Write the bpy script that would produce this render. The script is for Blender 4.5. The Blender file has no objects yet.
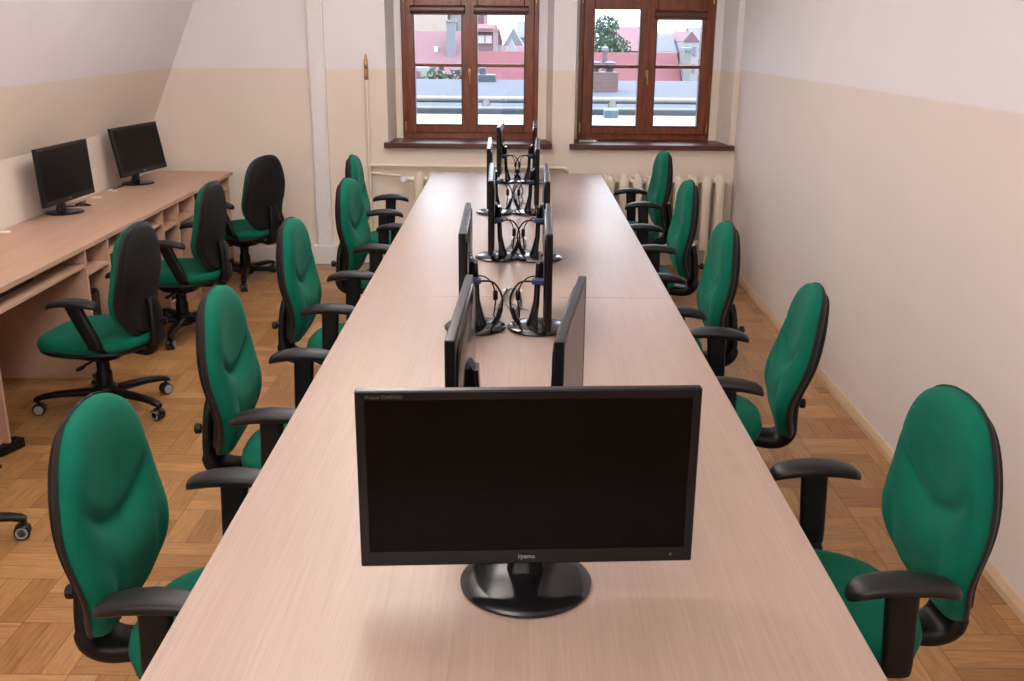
import bpy, bmesh, math, random
from mathutils import Matrix, Vector
random.seed(7)
scn = bpy.context.scene
C = scn.collection
PI = math.pi
cos, sin, R = math.cos, math.sin, math.radians

# ------------------------------------------------------------------ materials
def mat(name):
    m = bpy.data.materials.new(name); m.use_nodes = True
    nt = m.node_tree
    return m, nt, nt.nodes['Principled BSDF']

def simple(name, col, rough=.5, metal=0., spec=.5, noise=0., nscale=20., bump=0., bscale=200., coat=0.):
    m, nt, b = mat(name)
    b.inputs['Base Color'].default_value = (*col, 1)
    b.inputs['Roughness'].default_value = rough
    b.inputs['Metallic'].default_value = metal
    b.inputs['Specular IOR Level'].default_value = spec
    b.inputs['Coat Weight'].default_value = coat
    tc = nt.nodes.new('ShaderNodeTexCoord')
    if noise:
        n = nt.nodes.new('ShaderNodeTexNoise'); n.inputs['Scale'].default_value = nscale; n.inputs['Detail'].default_value = 4
        nt.links.new(tc.outputs['Object'], n.inputs['Vector'])
        r = nt.nodes.new('ShaderNodeValToRGB')
        lo = [max(0, c*(1-noise)) for c in col]; hi = [min(1, c*(1+noise)) for c in col]
        r.color_ramp.elements[0].color = (*lo, 1); r.color_ramp.elements[0].position = .3
        r.color_ramp.elements[1].color = (*hi, 1); r.color_ramp.elements[1].position = .7
        nt.links.new(n.outputs['Fac'], r.inputs['Fac']); nt.links.new(r.outputs['Color'], b.inputs['Base Color'])
    if bump:
        n2 = nt.nodes.new('ShaderNodeTexNoise'); n2.inputs['Scale'].default_value = bscale; n2.inputs['Detail'].default_value = 2
        nt.links.new(tc.outputs['Object'], n2.inputs['Vector'])
        bp = nt.nodes.new('ShaderNodeBump'); bp.inputs['Strength'].default_value = bump; bp.inputs['Distance'].default_value = .002
        nt.links.new(n2.outputs['Fac'], bp.inputs['Height']); nt.links.new(bp.outputs['Normal'], b.inputs['Normal'])
    return m

class NG:
    """tiny helper for math node graphs"""
    def __init__(s, nt): s.nt = nt
    def m(s, op, a, b=None, c=None):
        n = s.nt.nodes.new('ShaderNodeMath'); n.operation = op
        for i, v in enumerate((a, b, c)):
            if v is None: continue
            if isinstance(v, (int, float)): n.inputs[i].default_value = v
            else: s.nt.links.new(v, n.inputs[i])
        return n.outputs[0]
    def comb(s, x, y, z):
        n = s.nt.nodes.new('ShaderNodeCombineXYZ')
        for i, v in enumerate((x, y, z)):
            if isinstance(v, (int, float)): n.inputs[i].default_value = v
            else: s.nt.links.new(v, n.inputs[i])
        return n.outputs[0]
    def mixf(s, f, a, b):
        n = s.nt.nodes.new('ShaderNodeMix'); n.data_type = 'FLOAT'
        for k, v in ((0, f), (2, a), (3, b)):
            if isinstance(v, (int, float)): n.inputs[k].default_value = v
            else: s.nt.links.new(v, n.inputs[k])
        return n.outputs[0]
    def mixc(s, f, a, b, mode='MIX'):
        n = s.nt.nodes.new('ShaderNodeMix'); n.data_type = 'RGBA'; n.blend_type = mode
        for k, v in ((0, f), (6, a), (7, b)):
            if isinstance(v, (int, float)): n.inputs[k].default_value = v
            elif isinstance(v, tuple): n.inputs[k].default_value = (*v, 1)
            else: s.nt.links.new(v, n.inputs[k])
        return n.outputs[2]
    def noise(s, vec, scale, detail=3, rough=.5):
        n = s.nt.nodes.new('ShaderNodeTexNoise'); n.inputs['Scale'].default_value = scale
        n.inputs['Detail'].default_value = detail; n.inputs['Roughness'].default_value = rough
        s.nt.links.new(vec, n.inputs['Vector']); return n.outputs['Fac']
    def ramp(s, f, p0, c0, p1, c1):
        n = s.nt.nodes.new('ShaderNodeValToRGB')
        n.color_ramp.elements[0].position = p0; n.color_ramp.elements[0].color = (*c0, 1)
        n.color_ramp.elements[1].position = p1; n.color_ramp.elements[1].color = (*c1, 1)
        s.nt.links.new(f, n.inputs['Fac']); return n.outputs['Color']
    def pos(s):
        g = s.nt.nodes.new('ShaderNodeNewGeometry'); x = s.nt.nodes.new('ShaderNodeSeparateXYZ')
        s.nt.links.new(g.outputs['Position'], x.inputs[0]); return x.outputs[0], x.outputs[1], x.outputs[2]
    def objc(s):
        g = s.nt.nodes.new('ShaderNodeTexCoord'); x = s.nt.nodes.new('ShaderNodeSeparateXYZ')
        s.nt.links.new(g.outputs['Object'], x.inputs[0]); return x.outputs[0], x.outputs[1], x.outputs[2]

def laminate(name, lo, hi, rough=.38, spec=.5, axis='Y'):
    m, nt, b = mat(name); g = NG(nt)
    x, y, z = g.pos()
    fine = g.noise(g.comb(g.m('MULTIPLY', x, 260.), g.m('MULTIPLY', y, 4.), g.m('MULTIPLY', z, 260.)), 1., 3, .6)
    big = g.noise(g.comb(g.m('MULTIPLY', x, 16.), g.m('MULTIPLY', y, .8), g.m('MULTIPLY', z, 16.)), 1., 2)
    f = g.m('ADD', g.m('MULTIPLY', fine, .7), g.m('MULTIPLY', big, .3))
    nt.links.new(g.ramp(f, .34, lo, .64, hi), b.inputs['Base Color'])
    b.inputs['Roughness'].default_value = rough; b.inputs['Specular IOR Level'].default_value = spec
    return m

def mat_floor():
    m, nt, b = mat('parquet'); g = NG(nt)
    x, y, z = g.pos()
    T, n = .25, 3.
    X = g.m('DIVIDE', x, T); Y = g.m('DIVIDE', g.m('ADD', y, .125), T)
    ix, iy = g.m('FLOOR', X), g.m('FLOOR', Y)
    fx, fy = g.m('FRACT', X), g.m('FRACT', Y)
    par = g.m('FLOORED_MODULO', g.m('ADD', ix, iy), 2.)
    across = g.mixf(par, fx, fy); along = g.mixf(par, fy, fx)
    a3 = g.m('MULTIPLY', across, n); st = g.m('FLOOR', a3); sf = g.m('FRACT', a3)
    wn = nt.nodes.new('ShaderNodeTexWhiteNoise'); wn.noise_dimensions = '3D'
    nt.links.new(g.comb(g.m('ADD', ix, .5), g.m('ADD', iy, .5), g.m('ADD', st, .5)), wn.inputs['Vector'])
    r = wn.outputs['Value']
    grain = g.noise(g.comb(g.m('ADD', g.m('MULTIPLY', across, 22.), g.m('MULTIPLY', r, 50.)), g.m('ADD', g.m('MULTIPLY', along, 2.), g.m('MULTIPLY', r, 31.)), 0.), 1., 4, .6)
    base = g.ramp(r, 0., (.325, .15, .05), 1., (.50, .27, .105))
    gr = g.ramp(grain, .3, (.70, .66, .62), .7, (1.12, 1.12, 1.1))
    col = g.mixc(1., base, gr, 'MULTIPLY')
    e = g.m('MULTIPLY', g.m('MINIMUM', sf, g.m('SUBTRACT', 1., sf)), 1/n)
    e2 = g.m('MINIMUM', along, g.m('SUBTRACT', 1., along))
    gap = g.m('LESS_THAN', g.m('MINIMUM', e, e2), .006)
    col = g.mixc(g.m('MULTIPLY', gap, .65), col, (.07, .03, .012))
    nt.links.new(col, b.inputs['Base Color'])
    b.inputs['Roughness'].default_value = .36; b.inputs['Specular IOR Level'].default_value = .45
    return m

UP, LOW = (.85, .81, .83), (.82, .715, .62)
def mat_wall(name, z0=1.43, slope=0., y0=7.5, LOW=LOW):
    m, nt, b = mat(name); g = NG(nt)
    x, y, z = g.pos()
    n = g.noise(g.comb(x, y, z), 2.2, 4)
    lim = g.m('ADD', z0, g.m('MULTIPLY', g.m('SUBTRACT', y0, y), slope))
    up = g.m('SMOOTH_MAX', g.m('MINIMUM', g.m('MULTIPLY', g.m('SUBTRACT', z, lim), 120.), 1.), 0., .01)
    c1 = g.ramp(n, .3, tuple(c*.97 for c in UP), .7, UP)
    c0 = g.ramp(n, .3, tuple(c*.97 for c in LOW), .7, LOW)
    nt.links.new(g.mixc(up, c0, c1), b.inputs['Base Color'])
    b.inputs['Roughness'].default_value = .75; b.inputs['Specular IOR Level'].default_value = .25
    bn = g.noise(g.comb(x, y, z), 90., 3)
    bp = nt.nodes.new('ShaderNodeBump'); bp.inputs['Strength'].default_value = .12; bp.inputs['Distance'].default_value = .003
    nt.links.new(bn, bp.inputs['Height']); nt.links.new(bp.outputs['Normal'], b.inputs['Normal'])
    return m

def mat_fabric():
    m, nt, b = mat('green_fabric'); g = NG(nt)
    x, y, z = g.objc()
    v = g.comb(x, y, z)
    f = g.m('ADD', g.m('MULTIPLY', g.noise(v, 420., 2), .5), g.m('MULTIPLY', g.noise(v, 9., 3), .5))
    nt.links.new(g.ramp(f, .3, (.000, .084, .050), .7, (.0005, .138, .083)), b.inputs['Base Color'])
    b.inputs['Roughness'].default_value = .9; b.inputs['Specular IOR Level'].default_value = .2
    b.inputs['Sheen Weight'].default_value = .10; b.inputs['Sheen Roughness'].default_value = .4
    b.inputs['Sheen Tint'].default_value = (.25, .9, .65, 1)
    bp = nt.nodes.new('ShaderNodeBump'); bp.inputs['Strength'].default_value = .25; bp.inputs['Distance'].default_value = .0015
    nt.links.new(g.noise(v, 700., 2), bp.inputs['Height']); nt.links.new(bp.outputs['Normal'], b.inputs['Normal'])
    return m

def mat_glass():
    m = bpy.data.materials.new('window_glass'); m.use_nodes = True; nt = m.node_tree
    nt.nodes.clear()
    o = nt.nodes.new('ShaderNodeOutputMaterial'); mx = nt.nodes.new('ShaderNodeMixShader')
    t = nt.nodes.new('ShaderNodeBsdfTransparent'); gl = nt.nodes.new('ShaderNodeBsdfGlossy')
    t.inputs['Color'].default_value = (.97, .98, 1, 1); gl.inputs['Roughness'].default_value = .03
    fr = nt.nodes.new('ShaderNodeFresnel'); fr.inputs['IOR'].default_value = 1.45
    nt.links.new(fr.outputs[0], mx.inputs[0]); nt.links.new(t.outputs[0], mx.inputs[1]); nt.links.new(gl.outputs[0], mx.inputs[2])
    nt.links.new(mx.outputs[0], o.inputs[0])
    return m

def mat_brick(name, c1, c2, mortar, scale=6.):
    m, nt, b = mat(name)
    tc = nt.nodes.new('ShaderNodeTexCoord'); br = nt.nodes.new('ShaderNodeTexBrick')
    mp = nt.nodes.new('ShaderNodeMapping'); mp.inputs['Rotation'].default_value = (R(90), 0, 0)
    nt.links.new(tc.outputs['Object'], mp.inputs[0]); nt.links.new(mp.outputs[0], br.inputs['Vector'])
    br.inputs['Color1'].default_value = (*c1, 1); br.inputs['Color2'].default_value = (*c2, 1); br.inputs['Mortar'].default_value = (*mortar, 1)
    br.inputs['Scale'].default_value = scale; br.inputs['Mortar Size'].default_value = .015
    nt.links.new(br.outputs['Color'], b.inputs['Base Color']); b.inputs['Roughness'].default_value = .9
    return m

def mat_dark_wood():
    m, nt, b = mat('mahogany_stain'); g = NG(nt)
    x, y, z = g.pos()
    f = g.noise(g.comb(g.m('MULTIPLY', x, 30.), g.m('MULTIPLY', y, 30.), g.m('MULTIPLY', z, 4.)), 1., 4, .6)
    nt.links.new(g.ramp(f, .3, (.115, .024, .008), .7, (.27, .064, .020)), b.inputs['Base Color'])
    b.inputs['Roughness'].default_value = .3; b.inputs['Specular IOR Level'].default_value = .45
    return m

M = {}
M['table'] = laminate('beech_laminate', (.375, .262, .208), (.435, .312, .255), .38, .6)
M['desk'] = laminate('desk_laminate', (.50, .30, .205), (.63, .41, .30), .45, .4)
M['edge'] = simple('laminate_edge_band', (.66, .45, .32), .5, noise=.08)
M['floor'] = mat_floor()
M['wall'] = mat_wall('two_tone_plaster')
M['wall_r'] = mat_wall('two_tone_plaster_right', 1.446, .009, LOW=(.80, .71, .65))
M['ceil'] = simple('ceiling_paint', (.82, .80, .78), .85, noise=.02)
M['white'] = simple('white_paint', (.80, .775, .77), .5, noise=.02)
M['cream'] = simple('cream_enamel', (.80, .70, .57), .35, noise=.03, nscale=8)
M['baseboard'] = simple('oak_baseboard', (.66, .46, .29), .45, noise=.08, nscale=4)
M['fabric'] = mat_fabric()
M['plastic'] = simple('black_plastic', (.006, .0055, .006), .42, spec=.25, bump=.15, bscale=500)
M['pad'] = simple('black_armrest_rubber', (.010, .0095, .0105), .40, spec=.35, bump=.2, bscale=350)
M['rim'] = simple('dark_grey_shell_plastic', (.012, .0105, .011), .5, spec=.25, bump=.15, bscale=450)
M['shellfab'] = simple('black_back_fabric', (.009, .008, .008), .85, spec=.25, noise=.3, nscale=60, bump=.3, bscale=600)
M['caster'] = simple('caster_black', (.01, .01, .01), .35)
M['castgrey'] = simple('caster_grey_ring', (.30, .30, .31), .45)
M['steel'] = simple('steel', (.5, .5, .52), .3, metal=1)
M['gloss'] = simple('gloss_black_plastic', (.006, .006, .007), .16, spec=.5, noise=.1)
M['satin'] = simple('satin_black_bezel', (.006, .0055, .006), .25, spec=.3, noise=.1, nscale=80)
M['screen'] = simple('lcd_screen', (.0022, .0018, .0017), .22, spec=.10, noise=.05, nscale=300)
M['print'] = simple('bezel_print', (.06, .055, .055), .5, noise=.03)
M['logo'] = simple('bezel_logo', (.30, .29, .30), .4, noise=.03)
M['wood'] = mat_dark_wood()
M['sill'] = simple('varnished_sill', (.085, .022, .014), .36, noise=.25, nscale=12)
M['brass'] = simple('brass', (.50, .33, .14), .3, metal=1, noise=.08)
M['copper'] = simple('copper', (.50, .22, .12), .4, metal=.8, noise=.1)
M['glass'] = mat_glass()
M['cassette'] = simple('blind_cassette_brown', (.10, .035, .02), .3, noise=.1)
M['vga'] = simple('blue_connector', (.015, .035, .12), .4, noise=.05)
M['grey'] = simple('grey_cable', (.22, .21, .21), .5, noise=.05)
M['grommet'] = simple('cream_plastic', (.80, .72, .60), .45, noise=.03)
M['pen'] = simple('pale_green_plastic', (.42, .58, .42), .35, noise=.05)
M['pentip'] = simple('white_plastic', (.85, .85, .82), .35, noise=.02)
# outside
M['roof_grey'] = simple('grey_roofing_felt', (0.0190, 0.0252, 0.0392), .9, noise=.08, nscale=3)
M['gutter'] = simple('dark_grey_zinc', (0.0254, 0.0306, 0.0430), .6, noise=.08)
M['pipe'] = simple('pale_grey_pipe', (0.1122, 0.1110, 0.1149), .5, noise=.05)
M['ledge'] = simple('white_ledge', (0.1344, 0.1302, 0.1255), .7, noise=.04)
M['sheet'] = simple('pale_blue_sheet', (0.0748, 0.1096, 0.1379), .5, noise=.05)
M['tile_red'] = mat_brick('red_roof_tiles', (0.0785, 0.0167, 0.0223), (0.0872, 0.0201, 0.0258), (0.0733, 0.0167, 0.0223), 3.)
M['tile_pink'] = mat_brick('haze_pink_roof_tiles', (0.1008, 0.0458, 0.0562), (0.1076, 0.0508, 0.0613), (0.0963, 0.0458, 0.0562), 3.)  # distance haze painted into the tile colour as pale pink
M['tile_slate'] = mat_brick('slate_roof', (0.0632, 0.0628, 0.0821), (0.0748, 0.0739, 0.0929), (0.0575, 0.0574, 0.0743), 3.)
M['brick'] = mat_brick('chimney_brick', (0.0777, 0.0437, 0.0423), (0.0977, 0.0574, 0.0557), (0.0977, 0.0820, 0.0795), 4.)
M['pinkwall'] = simple('pink_render', (0.0966, 0.0534, 0.0640), .9, noise=.06)
M['beige'] = simple('beige_render', (0.2317, 0.1888, 0.1590), .9, noise=.04)
M['whitewall'] = simple('white_render', (0.1799, 0.1743, 0.1716), .9, noise=.03)
M['greywall'] = simple('grey_render', (0.1074, 0.1117, 0.1262), .9, noise=.05)
M['winglass'] = simple('dark_pane', (0.0748, 0.0793, 0.0955), .2, noise=.1)
M['winwhite'] = simple('bright_pane', (0.2671, 0.2544, 0.2468), .4, noise=.02)
M['leaf'] = simple('hazy_foliage', (0.0679, 0.1083, 0.0749), .9, noise=.35, nscale=2.5)
M['bark'] = simple('bark', (0.0632, 0.0494, 0.0398), .9, noise=.2)
M['ground'] = simple('courtyard', (0.1006, 0.0958, 0.0955), .9, noise=.1, nscale=.3)

# ------------------------------------------------------------------ mesh helpers
class MB:
    def __init__(s): s.v = []; s.f = []
    def add(s, vs, fs):
        o = len(s.v); s.v += [tuple(p) for p in vs]; s.f += [tuple(i+o for i in f) for f in fs]; return s
    def box(s, x0, x1, y0, y1, z0, z1):
        vs = [(x, y, z) for z in (z0, z1) for y in (y0, y1) for x in (x0, x1)]
        return s.add(vs, [(0, 2, 3, 1), (4, 5, 7, 6), (0, 1, 5, 4), (2, 6, 7, 3), (0, 4, 6, 2), (1, 3, 7, 5)])
    def loft(s, rings, cap=True):
        n = len(rings[0]); vs = [p for r in rings for p in r]; fs = []
        for i in range(len(rings)-1):
            for j in range(n):
                k = (j+1) % n
                fs.append((i*n+j, i*n+k, (i+1)*n+k, (i+1)*n+j))
        if cap: fs += [tuple(range(n))[::-1], tuple((len(rings)-1)*n+j for j in range(n))]
        return s.add(vs, fs)
    def tube(s, path, r, n=10):
        P = [Vector(p) for p in path]; rings = []
        rr = r if isinstance(r, (list, tuple)) else [r]*len(P)
        up = None
        for i, p in enumerate(P):
            d = (P[min(i+1, len(P)-1)]-P[max(i-1, 0)]).normalized()
            if up is None: up = Vector((0, 0, 1)) if abs(d.z) < .9 else Vector((1, 0, 0))
            u = d.cross(up)
            if u.length < 1e-4: u = d.cross(Vector((1, .3, 0)))
            u.normalize(); w = u.cross(d); up = w
            rings.append([p+rr[i]*(cos(2*PI*k/n)*u+sin(2*PI*k/n)*w) for k in range(n)])
        return s.loft(rings)
    def lathe(s, prof, n=32, c=(0, 0, 0), axis='Z'):
        rings = []
        for r, h in prof:
            ring = []
            for k in range(n):
                a, b = r*cos(2*PI*k/n), r*sin(2*PI*k/n)
                p = {'Z': (a, b, h), 'X': (h, a, b), 'Y': (b, h, a)}[axis]
                ring.append((p[0]+c[0], p[1]+c[1], p[2]+c[2]))
            rings.append(ring)
        return s.loft(rings)
    def prism(s, poly, z0, z1):
        return s.loft([[(x, y, z0) for x, y in poly], [(x, y, z1) for x, y in poly]])
    def tri_prism_y(s, poly, y0, y1):     # poly in XZ extruded along Y
        return s.loft([[(x, y0, z) for x, z in poly], [(x, y1, z) for x, z in poly]])
    def prism_x(s, poly, x0, x1):         # poly in YZ extruded along X
        return s.loft([[(x0, y, z) for y, z in poly], [(x1, y, z) for y, z in poly]])
    def xf(s, mtx):
        s.v = [tuple(mtx @ Vector(p)) for p in s.v]; return s
    def build(s, name, m, parent=None, smooth=False, bevel=0., seg=2, sub=0, loc=None):
        me = bpy.data.meshes.new(name); me.from_pydata(s.v, [], s.f); me.validate()
        bm = bmesh.new(); bm.from_mesh(me); bmesh.ops.recalc_face_normals(bm, faces=bm.faces); bm.to_mesh(me); bm.free()
        if smooth:
            for p in me.polygons: p.use_smooth = True
        me.materials.append(m)
        o = bpy.data.objects.new(name, me); C.objects.link(o)
        if parent: o.parent = parent
        if loc: o.location = loc
        if bevel:
            b = o.modifiers.new('bevel', 'BEVEL'); b.width = bevel; b.segments = seg; b.limit_method = 'ANGLE'; b.angle_limit = R(40)
            w = o.modifiers.new('wn', 'WEIGHTED_NORMAL'); w.keep_sharp = True
            for p in me.polygons: p.use_smooth = True
        if sub:
            u = o.modifiers.new('sub', 'SUBSURF'); u.levels = sub; u.render_levels = sub
        if smooth and not sub and not bevel:
            me.set_sharp_from_angle(angle=R(50))
        return o

def sring(c, u, v, a, b, n=16, e=2.):
    c, u, v = Vector(c), Vector(u), Vector(v); out = []
    for k in range(n):
        t = 2*PI*k/n; ct, st = cos(t), sin(t)
        out.append(c + u*a*math.copysign(abs(ct)**(2/e), ct) + v*b*math.copysign(abs(st)**(2/e), st))
    return out

def smooth_path(pts, n=8):
    P = [Vector(p) for p in pts]; out = []
    for i in range(len(P)-1):
        p0, p1, p2, p3 = P[max(i-1, 0)], P[i], P[i+1], P[min(i+2, len(P)-1)]
        for k in range(n):
            t = k/n
            out.append(.5*((2*p1)+(p2-p0)*t+(2*p0-5*p1+4*p2-p3)*t*t+(3*p1-p0-3*p2+p3)*t**3))
    out.append(P[-1]); return out

def tag(o, label=None, cat=None, group=None, kind=None):
    if label: o['label'] = label
    if cat: o['category'] = cat
    if group: o['group'] = group
    if kind: o['kind'] = kind
    return o

def thing(name, label, cat, loc=(0, 0, 0), rz=0., group=None):
    o = bpy.data.objects.new(name, None); C.objects.link(o)
    o.empty_display_size = .1; o.location = loc; o.rotation_euler = (0, 0, rz)
    return tag(o, label, cat, group)

def struct(o, label=None, cat=None):
    o['kind'] = 'structure'
    return tag(o, label, cat)

def dup(root, loc, rz, label, group=None):
    r = root.copy(); C.objects.link(r); r.location = loc; r.rotation_euler = (0, 0, rz); r['label'] = label
    if group: r['group'] = group
    for ch in list(root.children):
        c = ch.copy(); C.objects.link(c); c.parent = r
        for g in list(ch.children):
            d = g.copy(); C.objects.link(d); d.parent = c
    return r

def text_mesh(name, s, size, m, parent, mtx):
    cu = bpy.data.curves.new(name, 'FONT'); cu.body = s; cu.size = size; cu.extrude = .0002; cu.align_x = 'LEFT'
    t = bpy.data.objects.new(name, cu); C.objects.link(t)
    bpy.context.view_layer.update()
    me = bpy.data.meshes.new_from_object(t.evaluated_get(bpy.context.evaluated_depsgraph_get()))
    bpy.data.objects.remove(t); me.name = name
    me.transform(mtx); me.materials.clear(); me.materials.append(m)
    o = bpy.data.objects.new(name, me); C.objects.link(o); o.parent = parent
    return o

# ------------------------------------------------------------------ room shell
YB = 7.5        # inner face of the window wall
YF = 7.82       # inner face of the window frames
XR = 1.575
YR = -2.2       # wall behind the camera
ZC = 2.75
XL = -2.72
ZK = 1.05
SL = .444
struct(MB().box(-3.2, 1.75, YR-.2, YB+.5, -.1, 0).build('floor', M['floor']), 'mosaic parquet floor of orange brown wood blocks', 'floor')
struct(MB().box(-3.2, 1.75, YR-.2, YB+.5, ZC, ZC+.1).build('ceiling', M['ceil']), 'white ceiling over the classroom', 'ceiling')
struct(MB().box(XR, XR+.15, YR-.2, YB+.5, 0, ZC).build('wall_right', M['wall_r']), 'right wall painted cream below and white above', 'wall')
struct(MB().box(-3.2, 1.75, YR-.2, YR, 0, ZC).build('wall_rear', M['wall']), 'wall behind the viewer', 'wall')
xt = XL+SL*(ZC-ZK)
struct(MB().tri_prism_y([(XL, 0), (XL, ZK), (xt, ZC), (xt-.2, ZC), (XL-.2, ZK), (XL-.2, 0)], YR, YB).build('wall_left', M['wall']),
       'left attic wall, upright at the desk and sloping inward above', 'wall')
# window wall with two openings
wb = MB()
wb.box(-3.2, XR, YB, 7.93, 0, .885)
wb.box(-3.2, XR, YB, 7.93, 2.08, ZC)
wb.prism([(-3.2, YB), (-.99, YB), (-.96, 7.80), (-.912, 7.80), (-.912, 7.93), (-3.2, 7.93)], .885, 2.08)
wb.prism([(.222, YB), (.385, YB), (.405, 7.80), (.42, 7.80), (.42, 7.93), (.12, 7.93), (.12, 7.80), (.182, 7.80)], .885, 2.08)
wb.prism([(1.535, YB), (XR, YB), (XR, 7.93), (1.432, 7.93), (1.432, 7.80), (1.487, 7.80)], .885, 2.08)
struct(wb.build('wall_back', M['wall']), 'back wall with two window recesses, cream below and white above', 'wall')
# baseboards
struct(MB().prism_x([(0, 0), (0, .055), (.008, .055), (.02, .03), (.02, 0)], 0, 1).xf(Matrix(((0, -1, 0, XR), (1, 0, 0, 0), (0, 0, 1, 0), (0, 0, 0, 1)))).build('tmp', M['baseboard']))
bpy.data.objects.remove(bpy.data.objects['tmp'])
struct(MB().tri_prism_y([(XR, 0), (XR, .05), (XR-.008, .05), (XR-.018, .025), (XR-.018, 0)], YR, YB).build('baseboard_right', M['baseboard']),
       'light wooden baseboard along the right wall', 'baseboard')
struct(MB().box(-2.72, -1.57, YB-.02, YB, 0, .115).box(-1.40, -1.17, YB-.02, YB, 0, .115).build('baseboard_back', M['white'], bevel=.004), 'white baseboard under the back wall', 'baseboard')
# boxed-in pipe by the left window
pil = MB().box(-1.545, -1.43, YB-.045, YB, .14, ZC).box(-1.535, -1.44, YB-.055, YB-.04, .14, ZC).build('trim_1', M['white'], bevel=.004)
struct(pil, 'white boxed-in pipe running up the back wall left of the windows', 'wall trim')
struct(MB().box(-1.575, -1.40, YB-.08, YB, 0, .14).build('trim_2', M['white'], bevel=.006), 'white plinth block at the foot of the boxed-in pipe', 'wall trim')

# ------------------------------------------------------------------ windows
def frame_rect(mb, x0, x1, z0, z1, w, y0, y1, wt=None, wb_=None):
    wt = wt or w; wb_ = wb_ or w
    mb.box(x0, x0+w, y0, y1, z0, z1).box(x1-w, x1, y0, y1, z0, z1)
    mb.box(x0+w, x1-w, y0, y1, z0, z0+wb_).box(x0+w, x1-w, y0, y1, z1-wt, z1)
    return mb
def window(n, x0, x1, g, zt, side):
    """g: glass spans [(xa,xb),(xa,xb)], zt: glass tops, side: cassette flags"""
    zb, ztop = .925, 2.07
    fr = MB(); frame_rect(fr, x0, x1, .90, ztop, .04, YF, YF+.09, wb_=.058)
    w = fr.build('window_%d' % n, M['wood'], bevel=.004)
    struct(w, ['reddish brown double window on the left with roofs outside', 'reddish brown double window on the right with a tree outside'][n-1], 'window')
    xm = (g[0][1]+g[1][0])/2
    for k, (a, b) in enumerate(g):
        xa = x0+.035 if k == 0 else xm+.002
        xb = xm-.002 if k == 0 else x1-.035
        sm = MB()
        y0, y1 = YF-.022, YF+.05
        sm.box(xa, a, y0, y1, zb+.03, ztop-.03).box(b, xb, y0, y1, zb+.03, ztop-.03)
        sm.box(a, b, y0, y1, zb+.03, 1.020).box(a, b, y0, y1, zt[k], ztop-.03)
        s = sm.build('sash', M['wood'], w, bevel=.005)
        MB().box(a-.002, b+.002, YF+.022, YF+.026, 1.018, zt[k]+.002).build('pane', M['glass'], s)
        MB().box(a, b, YF+.010, YF+.034, 1.441, 1.465).build('glazing_bar', M['wood'], s, bevel=.004)
        MB().box(a-.012, a, YF-.026, YF-.018, 1.0, zt[k]+.02).box(b, b+.012, YF-.026, YF-.018, 1.0, zt[k]+.02).box(a, b, YF-.026, YF-.018, 1.004, 1.020).build('blind_guide', M['cassette'], s, bevel=.002)
        if side[k]:
            zc = zt[k]+.005
            MB().prism_x([(YF-.02, zc), (YF-.05, zc+.004), (YF-.06, zc+.02), (YF-.06, zc+.045), (YF-.048, zc+.06), (YF-.02, zc+.064)], a-.03, b+.03).build('blind_cassette', M['cassette'], s, bevel=.004)
        for zz in ((1.0, 1.94)):
            hx = xa-.012 if k == 0 else xb+.012
            MB().lathe([(.0075, -.035), (.0075, .035)], 10, (hx, YF-.018, zz)).build('hinge', M['brass'], s, smooth=True)
    MB().box(xm-.012, xm+.012, YF-.027, YF-.020, zb+.03, ztop-.03).build('cover_strip', M['wood'], w, bevel=.003)
    h = MB()
    h.box(xm-.010, xm+.010, YF-.034, YF-.026, 1.375, 1.43)
    h.tube(smooth_path([(xm, YF-.03, 1.41), (xm, YF-.06, 1.41), (xm, YF-.064, 1.40), (xm+.002, YF-.062, 1.36), (xm+.002, YF-.060, 1.325)], 4), [.006]*9+[.0075]*8, 10)
    h.build('window_handle', M['brass'], w, smooth=True)
    return w
w1 = window(1, -.912, .12, [(-.81, -.461), (-.338, .010)], [1.815, 1.815], [1, 1])
w2 = window(2, .42, 1.432, [(.535, .870), (1.001, 1.332)], [1.862, 1.790], [0, 1])
def sill(n, xa, xb, pa, pb, lab):
    s = MB().prism([(xa, YB-.055), (xb, YB-.055), (xb, YB+.002), (pb, YB+.002), (pb-.03 if n == 4 else pb-.02, YF+.02), (pa+.02, YF+.02), (pa, YB+.002), (xa, YB+.002)], .875, .912).build('trim_%d' % n, M['sill'], bevel=.004)
    struct(s, lab, 'window sill')
sill(3, -1.016, .223, -.985, .218, 'dark brown window sill under the left window')
sill(4, .352, 1.562, .39, 1.53, 'dark brown window sill under the right window')

# small things by the windows
p = thing('marker_pen', 'pale green pen with white tip lying on the right window sill', 'pen', (.49, 7.60, .912+.009), R(2))
MB().lathe([(.004, -.062), (.009, -.060), (.009, .045), (.007, .05)], 12, axis='X').build('pen_barrel', M['pen'], p, smooth=True)
MB().lathe([(.0085, .046), (.0085, .058), (.005, .068), (.002, .074)], 12, axis='X').build('pen_tip', M['pentip'], p, smooth=True)

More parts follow.
